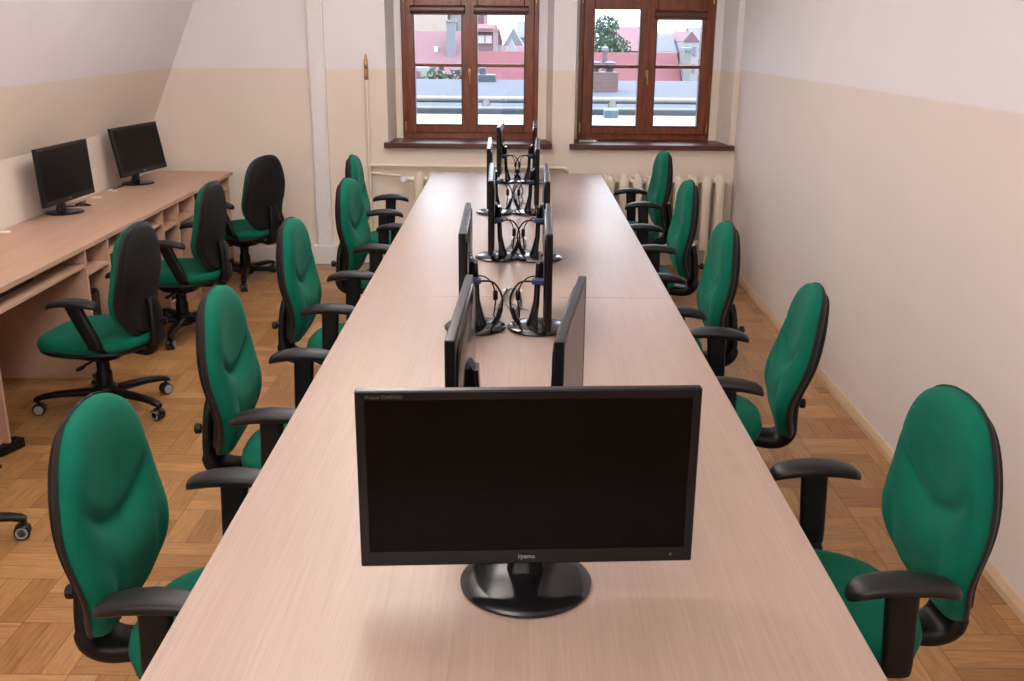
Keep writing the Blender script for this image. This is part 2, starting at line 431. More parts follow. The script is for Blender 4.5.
# heating pipes and radiators
hp = thing('heating_pipe', 'cream heating pipe along the wall under the left window', 'pipe', (-1.13, YB-.04, 0))
MB().tube(smooth_path([(0, 0, .745), (.7, 0, .745), (1.39, 0, .738), (1.45, 0, .722), (1.47, .02, .70), (1.472, .038, .69)], 5), .013, 10).build('horizontal_pipe', M['cream'], hp, smooth=True)
MB().tube([(0, 0, 0), (0, 0, 1.36)], .013, 10).build('riser_pipe', M['cream'], hp, smooth=True)
MB().tube(smooth_path([(0, 0, .69), (.12, -.01, .68), (.235, -.03, .672)], 4), .010, 10).build('branch_pipe', M['cream'], hp, smooth=True)
vm = MB().lathe([(.012, 1.36), (.016, 1.365), (.016, 1.43), (.012, 1.435)], 14).build('air_vent_collar', M['copper'], hp, smooth=True)
MB().lathe([(.010, 1.435), (.014, 1.44), (.014, 1.50), (.008, 1.505), (.006, 1.535), (.002, 1.54)], 14).build('air_vent', M['brass'], hp, smooth=True)
for z in (.35, 1.0):
    MB().box(-.02, .02, -.005, .04, z, z+.02).build('pipe_clip', M['cream'], hp, bevel=.003)

def radiator(x0, x1, label, valve=False):
    r = thing('radiator', label, 'radiator', (x0, 7.40, 0))
    n = int(round((x1-x0)/.098)); dx = (x1-x0)/n
    first = None
    for i in range(n):
        c = dx*(i+.5)
        if first is None:
            m = MB()
            for yy in (-.05, .05):
                rings = [sring((0, yy, z), (1, 0, 0), (0, 1, 0), a, b, 12, 2.6) for z, a, b in ((.15, .030, .02), (.18, .036, .028), (.24, .033, .028), (.58, .033, .028), (.645, .037, .03), (.68, .034, .026), (.70, .02, .016))]
                m.loft(rings)
            for z in (.19, .665):
                m.loft([sring((0, y, z), (1, 0, 0), (0, 0, 1), .034, .024, 10) for y in (-.06, .06)])
            first = m.build('section', M['cream'], r, smooth=True); first.location.x = c
        else:
            o = first.copy(); C.objects.link(o); o.parent = r; o.location.x = c
    MB().tube([(-.02, 0, .655), (x1-x0+.015, 0, .655)], .020, 12).tube([(-.02, 0, .20), (x1-x0+.015, 0, .20)], .020, 12).build('header_pipe', M['cream'], r, smooth=True)
    for xx in (.12, x1-x0-.12):
        MB().box(xx-.012, xx+.012, -.03, .02, 0, .17).build('foot', M['cream'], r, bevel=.003)
    if valve:
        MB().lathe([(.010, -.075), (.018, -.06), (.022, -.05), (.022, -.02), (.016, -.015), (.016, 0)], 14, (-.02, 0, .655), 'X').build('valve_body', M['white'], r, smooth=True)
        MB().lathe([(.012, -.012), (.026, -.022), (.028, -.05), (.022, -.062), (.006, -.066)], 16, (-.062, 0, .655), 'Y').build('valve_knob', M['white'], r, smooth=True)
    return r
radiator(-.80, .16, 'cream ribbed radiator with round white valve under the left window', True)
radiator(.50, 1.51, 'cream ribbed radiator under the right window')

# ------------------------------------------------------------------ long table
def table(y0, y1, label, panels):
    t = thing('table', label, 'table', (-.0057*((y0+y1)/2-1.2), (y0+y1)/2, 0), .0057, 'tables pushed together in one long row')
    h = (y1-y0)/2
    MB().box(-.60, .60, -h+.0008, h-.0008, .712, .74).build('tabletop', M['table'], t, bevel=.002)
    for yy in panels:
        MB().box(-.22, .22, yy-.0125, yy+.0125, 0, .712).build('leg', M['table'], t, bevel=.002)
    MB().box(-.012, .012, min(panels)+.0125, max(panels)-.0125, .30, .711).build('modesty_panel', M['table'], t, bevel=.002)
table(1.17, 3.74, 'nearest pale wood table of the long row, big monitor on it', (-1.2, 1.2))
table(3.74, 6.31, 'middle pale wood table of the long row', (-1.2, 1.2))
table(6.31, 7.16, 'short pale wood table at the window end of the row', (-.36, .36))
GR = [(-.03, 3.83), (-.01, 4.84), (-.02, 6.12)]
gl = ['cream cable grommet on the seam between nearest and middle table', 'cream cable grommet halfway along the middle table', 'cream cable grommet near the window end of the long table']
for (gx, gy), l in zip(GR, gl):
    tag(MB().lathe([(.040, 0), (.040, .003), (.036, .006), (.014, .006), (.013, .003), (.001, .003)], 28).build('cable_grommet', M['grommet'], smooth=True, loc=(gx, gy, .74)), l, 'cable grommet', 'cable grommets in the table tops')

# ------------------------------------------------------------------ left desk
ZD, XD = .70, -2.135
DY0, DY1 = 2.0, 7.40
wt = MB().box(XL+.004, XD, DY0, DY1, ZD-.025, ZD).build('desk_worktop', M['desk'], bevel=.002)
tag(wt, 'long pale wood worktop along the left sloping wall', 'worktop')
XF = XD-.012
def cubby(name, ys, label, grp=None):
    t = thing(name, label, 'desk cabinet', (XF, ys[0], 0), 0, grp)
    for i, y in enumerate(ys):
        MB().box(-.55, 0, y-ys[0]-.009, y-ys[0]+.009, 0, ZD-.026).build('side_panel' if i in (0, len(ys)-1) else 'divider', M['desk'], t, bevel=.0015)
    L = ys[-1]-ys[0]
    for a, b in zip(ys[:-1], ys[1:]):
        MB().box(-.54, -.004, a-ys[0]+.0095, b-ys[0]-.0095, .537, .555).build('shelf', M['desk'], t, bevel=.0015)
        MB().box(-.05, -.03, a-ys[0]+.0095, b-ys[0]-.0095, 0, .07).build('plinth', M['desk'], t, bevel=.0015)
    MB().box(-.56, -.551, -.009, L+.009, 0, ZD-.026).build('back_panel', M['desk'], t)
    return t
cubby('desk_cabinet', [3.60, 3.88], 'narrow open desk cabinet at the left edge of the picture')
cubby('desk_cabinet', [4.81, 5.09], 'narrow open desk cabinet behind the nearest desk chair')
cubby('desk_cabinet', [5.92, 6.20, 6.51], 'wide open desk cabinet with a divider, behind the middle desk chair')
ep = MB().box(XF-.55, XF, DY1-.085, DY1-.067, 0, ZD-.026).build('desk_end_panel', M['desk'], bevel=.0015)
tag(ep, 'upright wooden end panel closing the left desk at the back wall', 'desk panel')
for ya, yb, lab in ((3.89, 4.80, 'wooden keyboard shelf under the left desk before the nearest desk chair'), (5.10, 5.91, 'wooden keyboard shelf under the left desk before the middle desk chair'), (6.52, 7.312, 'wooden keyboard shelf under the left desk at its back wall end'), (2.9, 3.59, 'wooden keyboard shelf under the left desk outside the left edge')):
    tag(MB().box(XF-.45, XF-.006, ya, yb, .583, .601).build('keyboard_shelf', M['desk'], bevel=.0015), lab, 'shelf', 'keyboard shelves under the left desk')
kb = thing('keyboard', 'black keyboard on the nearest shelf under the left desk', 'keyboard', (-2.32, 4.27, .601), 0)
MB().prism_x([(-.2, 0), (-.2, .018), (.2, .018), (.2, 0)], -.07, .07).build('keyboard_body', M['satin'], kb, bevel=.003)
km = MB()
for i in range(5):
    for j in range(18):
        km.box(-.058+i*.023, -.058+i*.023+.018, -.19+j*.0212, -.19+j*.0212+.017, .018, .024)
km.build('keys', M['plastic'], kb)
def tower(y, lab):
    t = thing('computer_tower', lab, 'computer', (XF-.06, y, 0), 0, 'computer towers inside the desk cabinets')
    MB().box(-.42, 0, -.09, .09, .012, .42).build('case', M['satin'], t, bevel=.006)
    MB().box(0, .008, -.088, .088, .02, .41).build('front_panel', M['gloss'], t, bevel=.004)
    for sx in (-.38, -.05):
        MB().box(sx-.02, sx+.02, -.08, .08, 0, .012).build('foot', M['plastic'], t)
tower(4.95, 'dark computer tower in the cabinet behind the nearest desk chair')
tower(6.06, 'dark computer tower in the cabinet behind the middle desk chair')
for k, ((gx, gy), l) in enumerate(zip([(-2.645, 6.17), (-2.655, 6.46), (-2.68, 5.09)], ['cream cable grommet on the left desk right behind the nearer monitor', 'cream cable grommet on the left desk just before the far monitor', 'cream cable grommet on the left desk nearest the camera'])):
    tag(MB().lathe([(.034, 0), (.034, .003), (.030, .006), (.014, .006), (.013, .003), (.001, .003)], 24).build('cable_grommet', M['grommet'], smooth=True, loc=(gx, gy, ZD)), l, 'cable grommet', 'cable grommets in the left desk')
ps = thing('power_strip', 'short black bar on the parquet at the left edge below the desk', 'power strip', (-2.20, 3.80, 0), R(68))
MB().box(-.16, .16, -.028, .028, .004, .045).build('strip_body', M['plastic'], ps, bevel=.006)
MB().box(.09, .13, -.012, .012, .045, .055).build('switch', M['satin'], ps, bevel=.003)

# ------------------------------------------------------------------ office chair (faces local +X)
HW = [(0, .0), (.012, .075), (.035, .118), (.08, .150), (.16, .183), (.26, .208), (.36, .222), (.46, .227), (.56, .225), (.66, .217), (.76, .202), (.84, .183), (.90, .160), (.945, .132), (.975, .098), (.992, .058), (1, 0)]
def half_w(h):
    for (a, wa), (b, wb2) in zip(HW[:-1], HW[1:]):
        if h <= b: return .95*(wa+(wb2-wa)*(h-a)/(b-a))
    return 0
BH, BZ, BX = .517, .472, -.330
def back_outline(k=1.0, n=72):
    pts = []
    hs = [.5-.5*cos(PI*i/(n//2)) for i in range(n//2+1)]
    for h in hs: pts.append((half_w(h), h))
    for h in hs[-2:0:-1]: pts.append((-half_w(h), h))
    cy, ch = 0, .46
    return [(y*k, ch+(h-ch)*(1+(k-1)*.8)) for y, h in pts]
def spine(h): return BX + .035*math.exp(-((h-.28)/.22)**2) + .012*max(0, h-.5)
def back_surface(front, name, m, parent, k):
    out = back_outline(k); n = len(out); rings = []
    NR = 26
    def pt(y, h, r):
        wrap = .030*(abs(y)/.226)**2
        x = spine(h)+wrap
        if front:
            x += .010 + .042*(max(0, 1-r**8))**.5
            ym = abs(y)/.226
            crease = .50+.27*ym*ym
            x -= .014*math.exp(-((h-crease)/.038)**2)*max(0, 1-(ym/.85)**4)
            x += .012*math.exp(-((h-(crease-.13))/.09)**2)*max(0, 1-(ym/.85)**2)
            x -= .006*math.exp(-((abs(y)-.125)/.022)**2)*math.exp(-((h-.26)/.12)**2)
        else:
            x -= .004 + .022*(max(0, 1-r**6))**.6
        return (x, y, BZ+h*BH)
    for i in range(NR):
        r = 1-(i/NR)**1.35
        rings.append([pt(y*r, .46+(h-.46)*r, r) for y, h in out])
    mb = MB()
    c = pt(0, .46, 0)
    if front: rings.insert(0, [(spine(h)+.030*(abs(y)/.226)**2-.004, y, BZ+h*BH) for y, h in out])
    else: rings.insert(0, [(spine(h)+.030*(abs(y)/.226)**2+.002, y, BZ+h*BH) for y, h in out])
    mb.loft(rings, cap=False)
    last = (len(rings)-1)*n; o = len(mb.v); mb.v.append(c)
    mb.f += [(last+j, last+(j+1) % n, o) for j in range(n)]
    return mb.build(name, m, parent, smooth=True)

def seat_rings(prof, a0=.252, b0=.255, e=2.7, n=48, crown=0.):
    rings = []
    for k, z in prof:
        rg = sring((-.01, 0, z), (1, 0, 0), (0, 1, 0), a0*k, b0*k, n, e-.7*(1-k))
        out = []
        for p in rg:
            fx = (p.x+.01)/a0
            zz = p.z - .020*max(0, fx-.35)**1.5*(1 if z > .44 else .5) + .010*max(0, -fx-.5)
            wy = 1-.10*max(0, -fx)   # narrower at the rear
            out.append(Vector((p.x, p.y*wy, zz)))
        rings.append(out)
    return rings

def make_chair(drop, label, bdx=0., adx=0.):
    t = thing('office_chair', label, 'chair')
    d = drop
    root = t
    # upper part lives at z-d
    def B(mb): return mb.xf(Matrix.Translation((0, 0, -d)))
    # seat
    s = MB(); s.loft(seat_rings([(.93, .437), (.985, .446), (1.0, .462), (.985, .478), (.94, .489), (.84, .4955), (.66, .498), (.45, .496), (.25, .494), (.08, .4935)]))
    B(s).build('seat', M['fabric'], root, smooth=True)
    u = MB(); u.loft(seat_rings([(.35, .405), (.75, .410), (.93, .420), (.975, .432), (.965, .440), (.9, .442)]))
    B(u).build('seat_shell', M['plastic'], root, smooth=True)
    # backrest
    bk = back_surface(True, 'backrest', M['fabric'], root, .985)
    sh = back_surface(False, 'back_shell', M['rim'], root, 1.0)
    for o in (bk, sh):
        o.data.transform(Matrix.Translation((bdx, 0, -d)))
    # upholstered rear panel inside the rim
    out = back_outline(.90); n = len(out)
    rp = MB(); rr = []
    for r in (1, .97, .8, .5, .2):
        rr.append([(spine(.46+(h-.46)*r)+.030*(abs(y*r)/.226)**2-.004-.026*(max(0, 1-(r*.9)**6))**.6-(.004 if r < 1 else -.004), y*r, BZ+(.46+(h-.46)*r)*BH) for y, h in out])
    rp.loft(rr); B(rp.xf(Matrix.Translation((bdx, 0, 0)))).build('rear_panel', M['shellfab'], sh, smooth=True)
    # J bracket carrying the backrest
    pth = smooth_path([(-.10, 0, .412), (-.23, 0, .408), (-.318, 0, .404), (-.358, 0, .435), (-.366, 0, .50), (-.358, 0, .60), (-.346, 0, .65)], 5)
    pth = [Vector((q.x+bdx*min(1, max(0, (-q.x-.10)/.24)), 0, q.z)) for q in pth]
    hw = [.045, .045, .055, .066, .060, .045, .03]
    rings = []
    for i, p in enumerate(pth):
        a = pth[min(i+1, len(pth)-1)]-pth[max(i-1, 0)]; a.normalize()
        q = i/(len(pth)-1)*(len(hw)-1); j = min(int(q), len(hw)-2); w = hw[j]+(hw[j+1]-hw[j])*(q-j)
        nrm = Vector((a.z, 0, -a.x))
        rings.append(sring(p, (0, 1, 0), nrm, w, .026 if i < 18 else .017, 16, 3.5))
    br = B(MB().loft(rings)).build('back_bracket', M['plastic'], root, smooth=True)
    B(MB().lathe([(.006, -.370), (.006, -.393), (.015, -.394), (.017, -.400), (.017, -.409), (.012, -.413)], 12, (bdx, 0, .535), 'X')).build('knob', M['plastic'], br, smooth=True)
    B(MB().lathe([(.004, -.058), (.016, -.056), (.016, .056), (.004, .058)], 16, (-.225, 0, .428), 'Y')).build('hinge_pin', M['castgrey'], br, smooth=True)
    # mechanism, levers
    m1 = MB(); m1.loft([sring((.0, 0, z), (1, 0, 0), (0, 1, 0), a, b, 20, 4) for z, a, b in ((.345, .05, .05), (.36, .10, .075), (.405, .13, .09), (.412, .13, .09))])
    B(m1).build('seat_mechanism', M['plastic'], root, smooth=True)
    for sy, xx in ((-1, .05), (1, -.03)):
        lv = MB().tube(smooth_path([(xx, sy*.05, .385), (xx, sy*.16, .383), (xx+.01, sy*.215, .378)], 4), .006, 8)
        lv.loft([sring((xx+.012, sy*y, .376), (1, 0, 0), (0, 0, 1), a, .006, 10) for y, a in ((.205, .008), (.22, .016), (.25, .016), (.262, .006))])
        B(lv).build('lever', M['plastic'], root, smooth=True)
    # armrests
    for sy in (-1, 1):
        am = MB()
        path = smooth_path([(-.112+adx, sy*.275, .682), (-.116+adx*.6, sy*.275, .60), (-.120+adx*.2, sy*.275, .53), (-.121, sy*.274, .486)], 5)
        path += [path[-1]+Vector((0, 0, -.008)), path[-1]+Vector((0, 0, -.012))]
        am.loft([sring((-.118+k*.01, sy*y, z), (1, 0, 0), (0, .35*sy, .94), w, .011, 14, 3.5) for k, y, z, w in ((0, .272, .494, .026), (0, .24, .460, .028), (1, .19, .428, .030), (2, .11, .412, .032))])
        rings = []
        for i, p in enumerate(path):
            a = path[min(i+1, len(path)-1)]-path[max(i-1, 0)]; a.normalize()
            xx = Vector((1, 0, 0)); nn = a.cross(xx); nn.normalize(); xx = nn.cross(a)
            q = i/(len(path)-1)
            k_ = 1 if i < len(path)-2 else (.93 if i == len(path)-2 else .7)
            rings.append(sring(p, xx, nn, (.0335-.004*q)*k_, .0165*k_, 16, 3.6))
        am.loft(rings)
        ar = B(am).build('armrest', M['plastic'], root, smooth=True)
        pm = MB(); rings = []
        for x, w, h, dz in ((-.228, .012, .006, -.020), (-.224, .022, .010, -.016), (-.205, .031, .013, -.009), (-.165, .036, .0145, -.002), (-.115, .038, .015, .001), (-.065, .036, .0145, -.001), (-.03, .034, .0135, -.006), (-.012, .028, .012, -.012), (-.002, .019, .009, -.018), (.001, .009, .005, -.021)):
            rings.append(sring((x+adx, sy*.275, .687+dz*1.2), (0, 1, 0), (0, 0, 1), w, h*1.2, 18, 2.6))
        pm.loft(rings)
        B(pm).build('arm_pad', M['pad'], ar, smooth=True)
    # column and five-star base
    col = MB().lathe([(.046, .36-d), (.042, .34-d), (.030, .335-d), (.030, .20), (.036, .19), (.036, .12)], 20)
    col.build('gas_column', M['plastic'], root, smooth=True)
    MB().lathe([(.03, .055), (.052, .06), (.056, .08), (.052, .115), (.042, .13), (.03, .132)], 24).build('star_base', M['plastic'], root, smooth=True)
    leg0 = cast0 = None
    for k in range(5):
        a = 2*PI*k/5+.35
        if leg0 is None:
            lm = MB(); rings = []
            for r, z, w, h in ((.03, .092, .030, .020), (.10, .096, .026, .017), (.20, .094, .022, .0145), (.27, .086, .020, .013), (.305, .077, .019, .012), (.318, .070, .015, .010)):
                rings.append(sring((r, 0, z), (0, 1, 0), (0, 0, 1), w, h, 14, 3))
            lm.loft(rings)
            leg0 = lm.build('base_leg', M['plastic'], root, smooth=True); leg0.rotation_euler.z = a
            cm = MB()
            for sy in (-1, 1):
                cm.lathe([(.012, -.009), (.024, -.010), (.0275, -.006), (.0275, .006), (.024, .010), (.012, .009)], 20, (.300, sy*.014, .0275), 'Y')
            cm.lathe([(.008, .05), (.008, .075)], 10, (.302, 0, 0))
            cm.loft([sring((.300, y, .034), (1, 0, 0), (0, 0, 1), .026, .024, 16) for y in (-.004, .004)])
            cast0 = cm.build('caster', M['caster'], leg0, smooth=True)
            ring0 = [MB().lathe([(.0205, sy*.0235), (.0205, sy*.0250), (.0155, sy*.0250), (.0155, sy*.0235)], 20, (.300, 0, .0275), 'Y').build('caster_ring', M['castgrey'], leg0, smooth=True) for sy in (-1, 1)]
        else:
            lg = leg0.copy(); C.objects.link(lg); lg.parent = root; lg.rotation_euler.z = a
            for src in (cast0, *ring0):
                cc = src.copy(); C.objects.link(cc); cc.parent = lg
    return t

G1 = 'green swivel chairs at the long table'
G2 = 'green swivel chairs at the left desk'
tall = make_chair(0, 'green swivel chair nearest the camera, left of the long table')
tall['group'] = G1
LT = [(-.580, 1.94, 0), (-.598, 2.90, 2.5), (-.625, 4.01, 0), (-.585, 5.12, -4), (-.71, 6.12, 3)]
RT = [(.645, 2.03, 182.4), (.565, 3.21, 172.5), (.50, 4.02, 179), (.555, 5.18, 179), (.637, 6.46, 182)]
BACK = {('L', 0): -.008, ('R', 1): -.09, ('R', 2): -.025, ('R', 4): .035}
def shift_back(ch_root, dx):
    for ch in ch_root.children:
        if ch.name.startswith(('backrest', 'back_shell', 'back_bracket')): ch.location.x += dx
ordw = ['nearest the camera', 'second from the camera', 'third from the camera', 'fourth from the camera', 'farthest from the camera']
for i, (x, y, a) in enumerate(LT):
    lab = 'green swivel chair %s in the row left of the long table' % ordw[i]
    if i == 0:
        tall.location = (x, y, 0); tall.rotation_euler.z = R(a); tall['label'] = lab
    else: dup(tall, (x, y, 0), R(a), lab, G1)
for i, (x, y, a) in enumerate(RT):
    c = dup(tall, (x, y, 0), R(a), 'green swivel chair %s in the row right of the long table' % ordw[i], G1)
    if ('R', i) in BACK: shift_back(c, BACK[('R', i)])
    if i in (0, 1):
        rot = Matrix.Translation((-.33, 0, .99)) @ Matrix.Rotation(R((2.5, -7)[i]), 4, 'Y') @ Matrix.Translation((.33, 0, -.99))
        for ch in c.children:
            if ch.name.startswith(('backrest', 'back_shell')): ch.matrix_local = Matrix.Translation(ch.location+Vector((0, 0, (0, -.045)[i]))) @ rot
            elif i == 1 and ch.name.startswith('back_bracket'): ch.location.x = .01
shift_back(tall, BACK[('L', 0)])
low = make_chair(.09, '', .085, .075)
low['group'] = G2
DT = [(-1.935, 4.38, 176, 'green swivel chair nearest the camera at the left desk, back to the aisle'),
      (-1.97, 5.60, 178, 'green swivel chair in the middle of the left desk row'),
      (-1.94, 6.87, 157, 'green swivel chair at the far end of the left desk by the back wall'),
      (-2.035, 3.06, 90, 'swivel chair at the left edge showing only a black caster foot')]
for i, (x, y, a, lab) in enumerate(DT):
    if i == 0: low.location = (x, y, 0); low.rotation_euler.z = R(a); low['label'] = lab; c = low
    else: c = dup(low, (x, y, 0), R(a), lab, G2)
    # turn of the five-star base
    turn = [R(-3), R(7), R(-36), R(-18)][i]
    for ch in c.children:
        if ch.name.startswith('base_leg'): ch.rotation_euler.z += turn

# ------------------------------------------------------------------ monitors (screen faces local +X)
def make_monitor(label, w, h, zb, texts=False):
    t = thing('monitor', label, 'monitor')
    MB().lathe([(.101, 0), (.107, .002), (.107, .006), (.102, .010), (.08, .013), (.05, .017), (.001, .019)], 48).build('stand_base', M['gloss'], t, smooth=True)
    nk = MB(); rings = []
    for x, z, a, b in ((-.020, .014, .036, .022), (-.014, .05, .030, .015), (-.006, .10, .027, .011), (-.002, .20, .027, .010), (.0, .235, .030, .010)):
        rings.append(sring((x, 0, z), (0, 1, 0), (1, 0, 0), a, b, 16, 4))
    nk.loft(rings).build('stand_neck', M['gloss'], t, smooth=True)
    # panel body: bezel slab with a bulging back
    x1 = .042
    bd = MB()
    bd.box(x1-.020, x1, -w/2, w/2, zb, zb+h)
    body = bd.build('bezel', M['satin'], t, bevel=.003)
    bb = MB(); rings = []
    for x, k in ((x1-.0195, 1.0), (x1-.0225, .992), (x1-.0255, .97)):
        rings.append(sring((x, 0, zb+h/2+(1-k)*.0), (0, 1, 0), (0, 0, 1), (w/2-.006)*k, (h/2-.006)*k, 32, 9))
    bb.loft(rings).build('back_cover', M['gloss'], t, smooth=True)
    vt = MB()
    for k in range(14):
        vt.box(x1-.0262, x1-.0254, -.13+k*.02, -.13+k*.02+.012, zb+h-.040, zb+h-.036)
    vt.build('vents', M['print'], t)
    MB().loft([sring((x, 0, zb+h*.42), (0, 1, 0), (0, 0, 1), a, a, 20, 5) for x, a in ((x1-.025, .048), (x1-.034, .044), (x1-.042, .030))]).build('neck_mount', M['gloss'], t, smooth=True)
    bz = .0165
    sc = MB().box(x1-.002, x1+.0004, -w/2+bz, w/2-bz, zb+.030, zb+h-bz).build('screen', M['screen'], body)
    fr = MB(); 
    fr.box(x1, x1+.0012, -w/2+.004, -w/2+bz, zb+.004, zb+h-.004).box(x1, x1+.0012, w/2-bz, w/2-.004, zb+.004, zb+h-.004)
    fr.box(x1, x1+.0012, -w/2+bz, w/2-bz, zb+h-bz, zb+h-.004).box(x1, x1+.0012, -w/2+bz, w/2-bz, zb+.004, zb+.030)
    fr.build('bezel_lip', M['satin'], body)
    # writing on the bezel: local +Y is the viewer's right when facing the screen (-X view)
    def tm(y, z): return Matrix(((0, 0, 1, x1+.0013), (1, 0, 0, y), (0, 1, 0, z), (0, 0, 0, 1)))
    text_mesh('brand_lettering', 'iiyama', .0125, M['logo'], body, tm(-.018, zb+.0125))
    text_mesh('model_lettering', 'ProLite E2480HSD', .0085, M['print'], body, tm(-w/2+.018, zb+h-.0135))
    MB().lathe([(.003, 0), (.003, .002)], 10, (x1, w/2-.04, zb+.016), 'X').build('power_button', M['print'], body)
    return t
big = make_monitor('large black monitor nearest the camera, screen facing the viewer', .603, .338, .064)
big.location = (.016, 1.660, .74); big.rotation_euler.z = R(-90+3.4)
for ch in big.children:
    if ch.name.startswith('stand_base'): ch.scale = (1.15, 1.15, 1.1)
std = make_monitor('', .570, .318, .070)
GM = 'monitors in pairs along the long table'
ML = [(-.105, 2.225, 181.2-2.4), (-.155, 3.325, 181), (-.100, 4.43, 181), (-.145, 5.56, 181), (-.110, 6.73, 178.5)]
MR = [(.088, 2.23, -8.), (.062, 3.325, -1), (.080, 4.42, -.6), (.055, 5.56, -.8), (.055, 6.73, -.6)]
ow = ['first', 'second', 'third', 'fourth', 'last']
for i in range(5):
    for side, (x, y, a) in (('left', ML[i]), ('right', MR[i])):
        lab = ('black monitor facing %s, in the %s pair behind the big front monitor' % (side, ow[i])) if i < 4 else ('black monitor facing %s, in the pair nearest the windows' % side)
        if i == 0 and side == 'left':
            std.location = (x, y, .74); std.rotation_euler.z = R(a); std['label'] = lab; std['group'] = GM
        else: dup(std, (x, y, .74), R(a), lab, GM)
m1_ = dup(std, (-2.615, 5.66, ZD), R(-4), 'black monitor on the left desk, the nearer of two', 'monitors on the left desk')
m2_ = dup(std, (-2.60, 6.77, ZD), R(-10), 'black monitor on the left desk, by the back wall', 'monitors on the left desk')

def tilt(mon, a):
    rot = Matrix.Translation((0, 0, .20)) @ Matrix.Rotation(R(-a), 4, 'Y') @ Matrix.Translation((0, 0, -.20))
    for ch in mon.children:
        if ch.name.startswith(('bezel', 'back_cover', 'vents', 'neck_mount')): ch.matrix_local = rot
tilt(m1_, 3); tilt(m2_, 10)
# ------------------------------------------------------------------ cables
def cable(side, i):
    x, y, a = (ML if side < 0 else MR)[i]
    s = -side     # inward direction along x
    lab = 'black video cable with blue plug behind the %s-facing monitor, %s pair' % ('left' if side < 0 else 'right', ow[i] if i < 4 else 'window')
    t = thing('video_cable', lab, 'cable', (x+s*.02, y-.02, .74), 0, 'monitor video cables on the long table')
    g = min(range(3), key=lambda k: abs(GR[k][1]-y-.25)); gx, gy = GR[g]
    if i == 0: gx, gy = 0, 2.6
    ex, ey = gx-(x+s*.02)-s*.022, gy-(y-.02)
    pth = smooth_path([(s*.000, -.055, .185), (s*.045, -.055, .180), (s*.074, -.05, .13), (s*.068, -.045, .07), (s*.040, -.03, .030), (s*.045, .02, .022), (s*.055, .12, .0075), (ex*.75, ey*.62, .0075), (ex, ey, .010)], 7)
    MB().tube(pth, .0035, 8).build('cord', M['plastic'], t, smooth=True)
    MB().box(min(-s*.036, s*.004), max(-s*.036, s*.004), -.072, -.038, .178, .194).build('connector', M['vga'], t, bevel=.003)
    MB().tube([pth[20]+Vector((0, 0, .012)), pth[23], pth[26]-Vector((0, 0, .004))], .0085, 10).build('ferrite', M['plastic'], t, smooth=True)
    lab2 = lab.replace('video cable with blue plug', 'thin power lead with bead')
    p2 = thing('power_cable', lab2, 'cable', (x+s*.02, y-.02, .74), 0, 'monitor power leads on the long table')
    pt2 = smooth_path([(-s*.034, .045, .178), (s*.010, .045, .176), (s*.040, .036, .15), (s*.050, .032, .10), (s*.044, .035, .04), (s*.055, .06, .024), (s*.062, .16, .0065), (ex*.8, ey*.7+.03, .0065), (ex-.012*side, ey+.008, .010)], 7)
    MB().tube(pt2, .0026, 8).build('cord', M['plastic'], p2, smooth=True)
    MB().lathe([(.004, .095), (.0085, .099), (.0085, .128), (.004, .132)], 10, (s*.0495, .0315, 0)).build('bead', M['plastic'], p2, smooth=True)
for i in range(1, 5):
    cable(-1, i); cable(1, i)
# grey network leads bunched at the grommets
for (gx, gy), nm in zip(GR, ['nearest', 'middle', 'far']):
    b = MB()
    for k in range(3):
        q = k-1
        b.tube(smooth_path([(0, 0, .004), (q*.008, -.02, .014), (-.01+q*.012, -.09, .006), (-.025+q*.02, -.20, .0055), (-.01+q*.045, -.27, .0055), (q*.06, -.30, .0055)], 6), .0028, 7)
    o = b.build('cable_bundle', M['grey'], smooth=True, loc=(gx, gy, .7415))
    tag(o, 'tangle of grey cables by the %s grommet on the long table' % nm, 'cable', 'cable bundles on the long table')
for (x, y, lab) in ((-2.615, 5.66, 'dark cable looping behind the nearer monitor on the left desk'), (-2.60, 6.77, 'dark cable trailing from the far monitor on the left desk')):
    pts = [(.0, .03, .03), (.05, .12, .02), (.06, .22, .006), (.0, .26, .006), (-.04, .24, .006), (-.03, .36, .006)] if y < 6 else [(-.01, -.03, .03), (-.04, -.12, .012), (-.06, -.22, .005), (-.052, -.30, .005)]
    o = MB().tube(smooth_path(pts, 7), .004, 8).build('monitor_cable', M['plastic'], smooth=True, loc=(x, y, ZD))
    tag(o, lab, 'cable')

# ------------------------------------------------------------------ outside
gp = MB().box(-60, 60, 9, 140, -9.1, -9).build('courtyard_ground', M['ground']); struct(gp, 'ground far below between the houses', 'ground')
fb = thing('flat_roof_building', 'grey flat roof with a pipe rail just outside the windows', 'building', (0, 12, -9))
Z9 = 9
MB().box(-9, 9, -1.9, 4.2, 0, Z9+.70).build('walls', M['greywall'], fb)
MB().prism_x([(-2.0, Z9+.70), (-2.0, Z9+.86), (4.0, Z9+.945), (4.3, Z9+.70)], -9, 9).build('roof', M['roof_grey'], fb)
MB().box(-9, 9, -2.12, -1.98, Z9+.70, Z9+.985).build('gutter', M['gutter'], fb, bevel=.02)
MB().box(-9, 9, -3.4, -2.12, Z9+.62, Z9+.925).build('ledge', M['ledge'], fb, bevel=.02)
rail = MB().tube([(-9, -1.0, Z9+.985), (9, -1.0, Z9+.985)], .034, 12).build('pipe_rail', M['pipe'], fb, smooth=True)
for xx in (-.385, .965, -2.2, 2.6):
    MB().tube([(xx, -1.0, Z9+.98), (xx, -1.02, Z9+.85)], .045, 12).build('rail_post', M['ledge'], fb, smooth=True)
MB().box(.77, .90, -2.45, -2.30, Z9+.90, Z9+1.0).build('junction_box', M['sheet'], fb, bevel=.01)
ch = thing('brick_chimney', 'low brick chimney with two grey cowls on the grey roof', 'chimney', (1.08, 13.9, -.13))
MB().box(-.22, .19, -.2, .2, 0, 1.29).build('stack', M['brick'], ch)
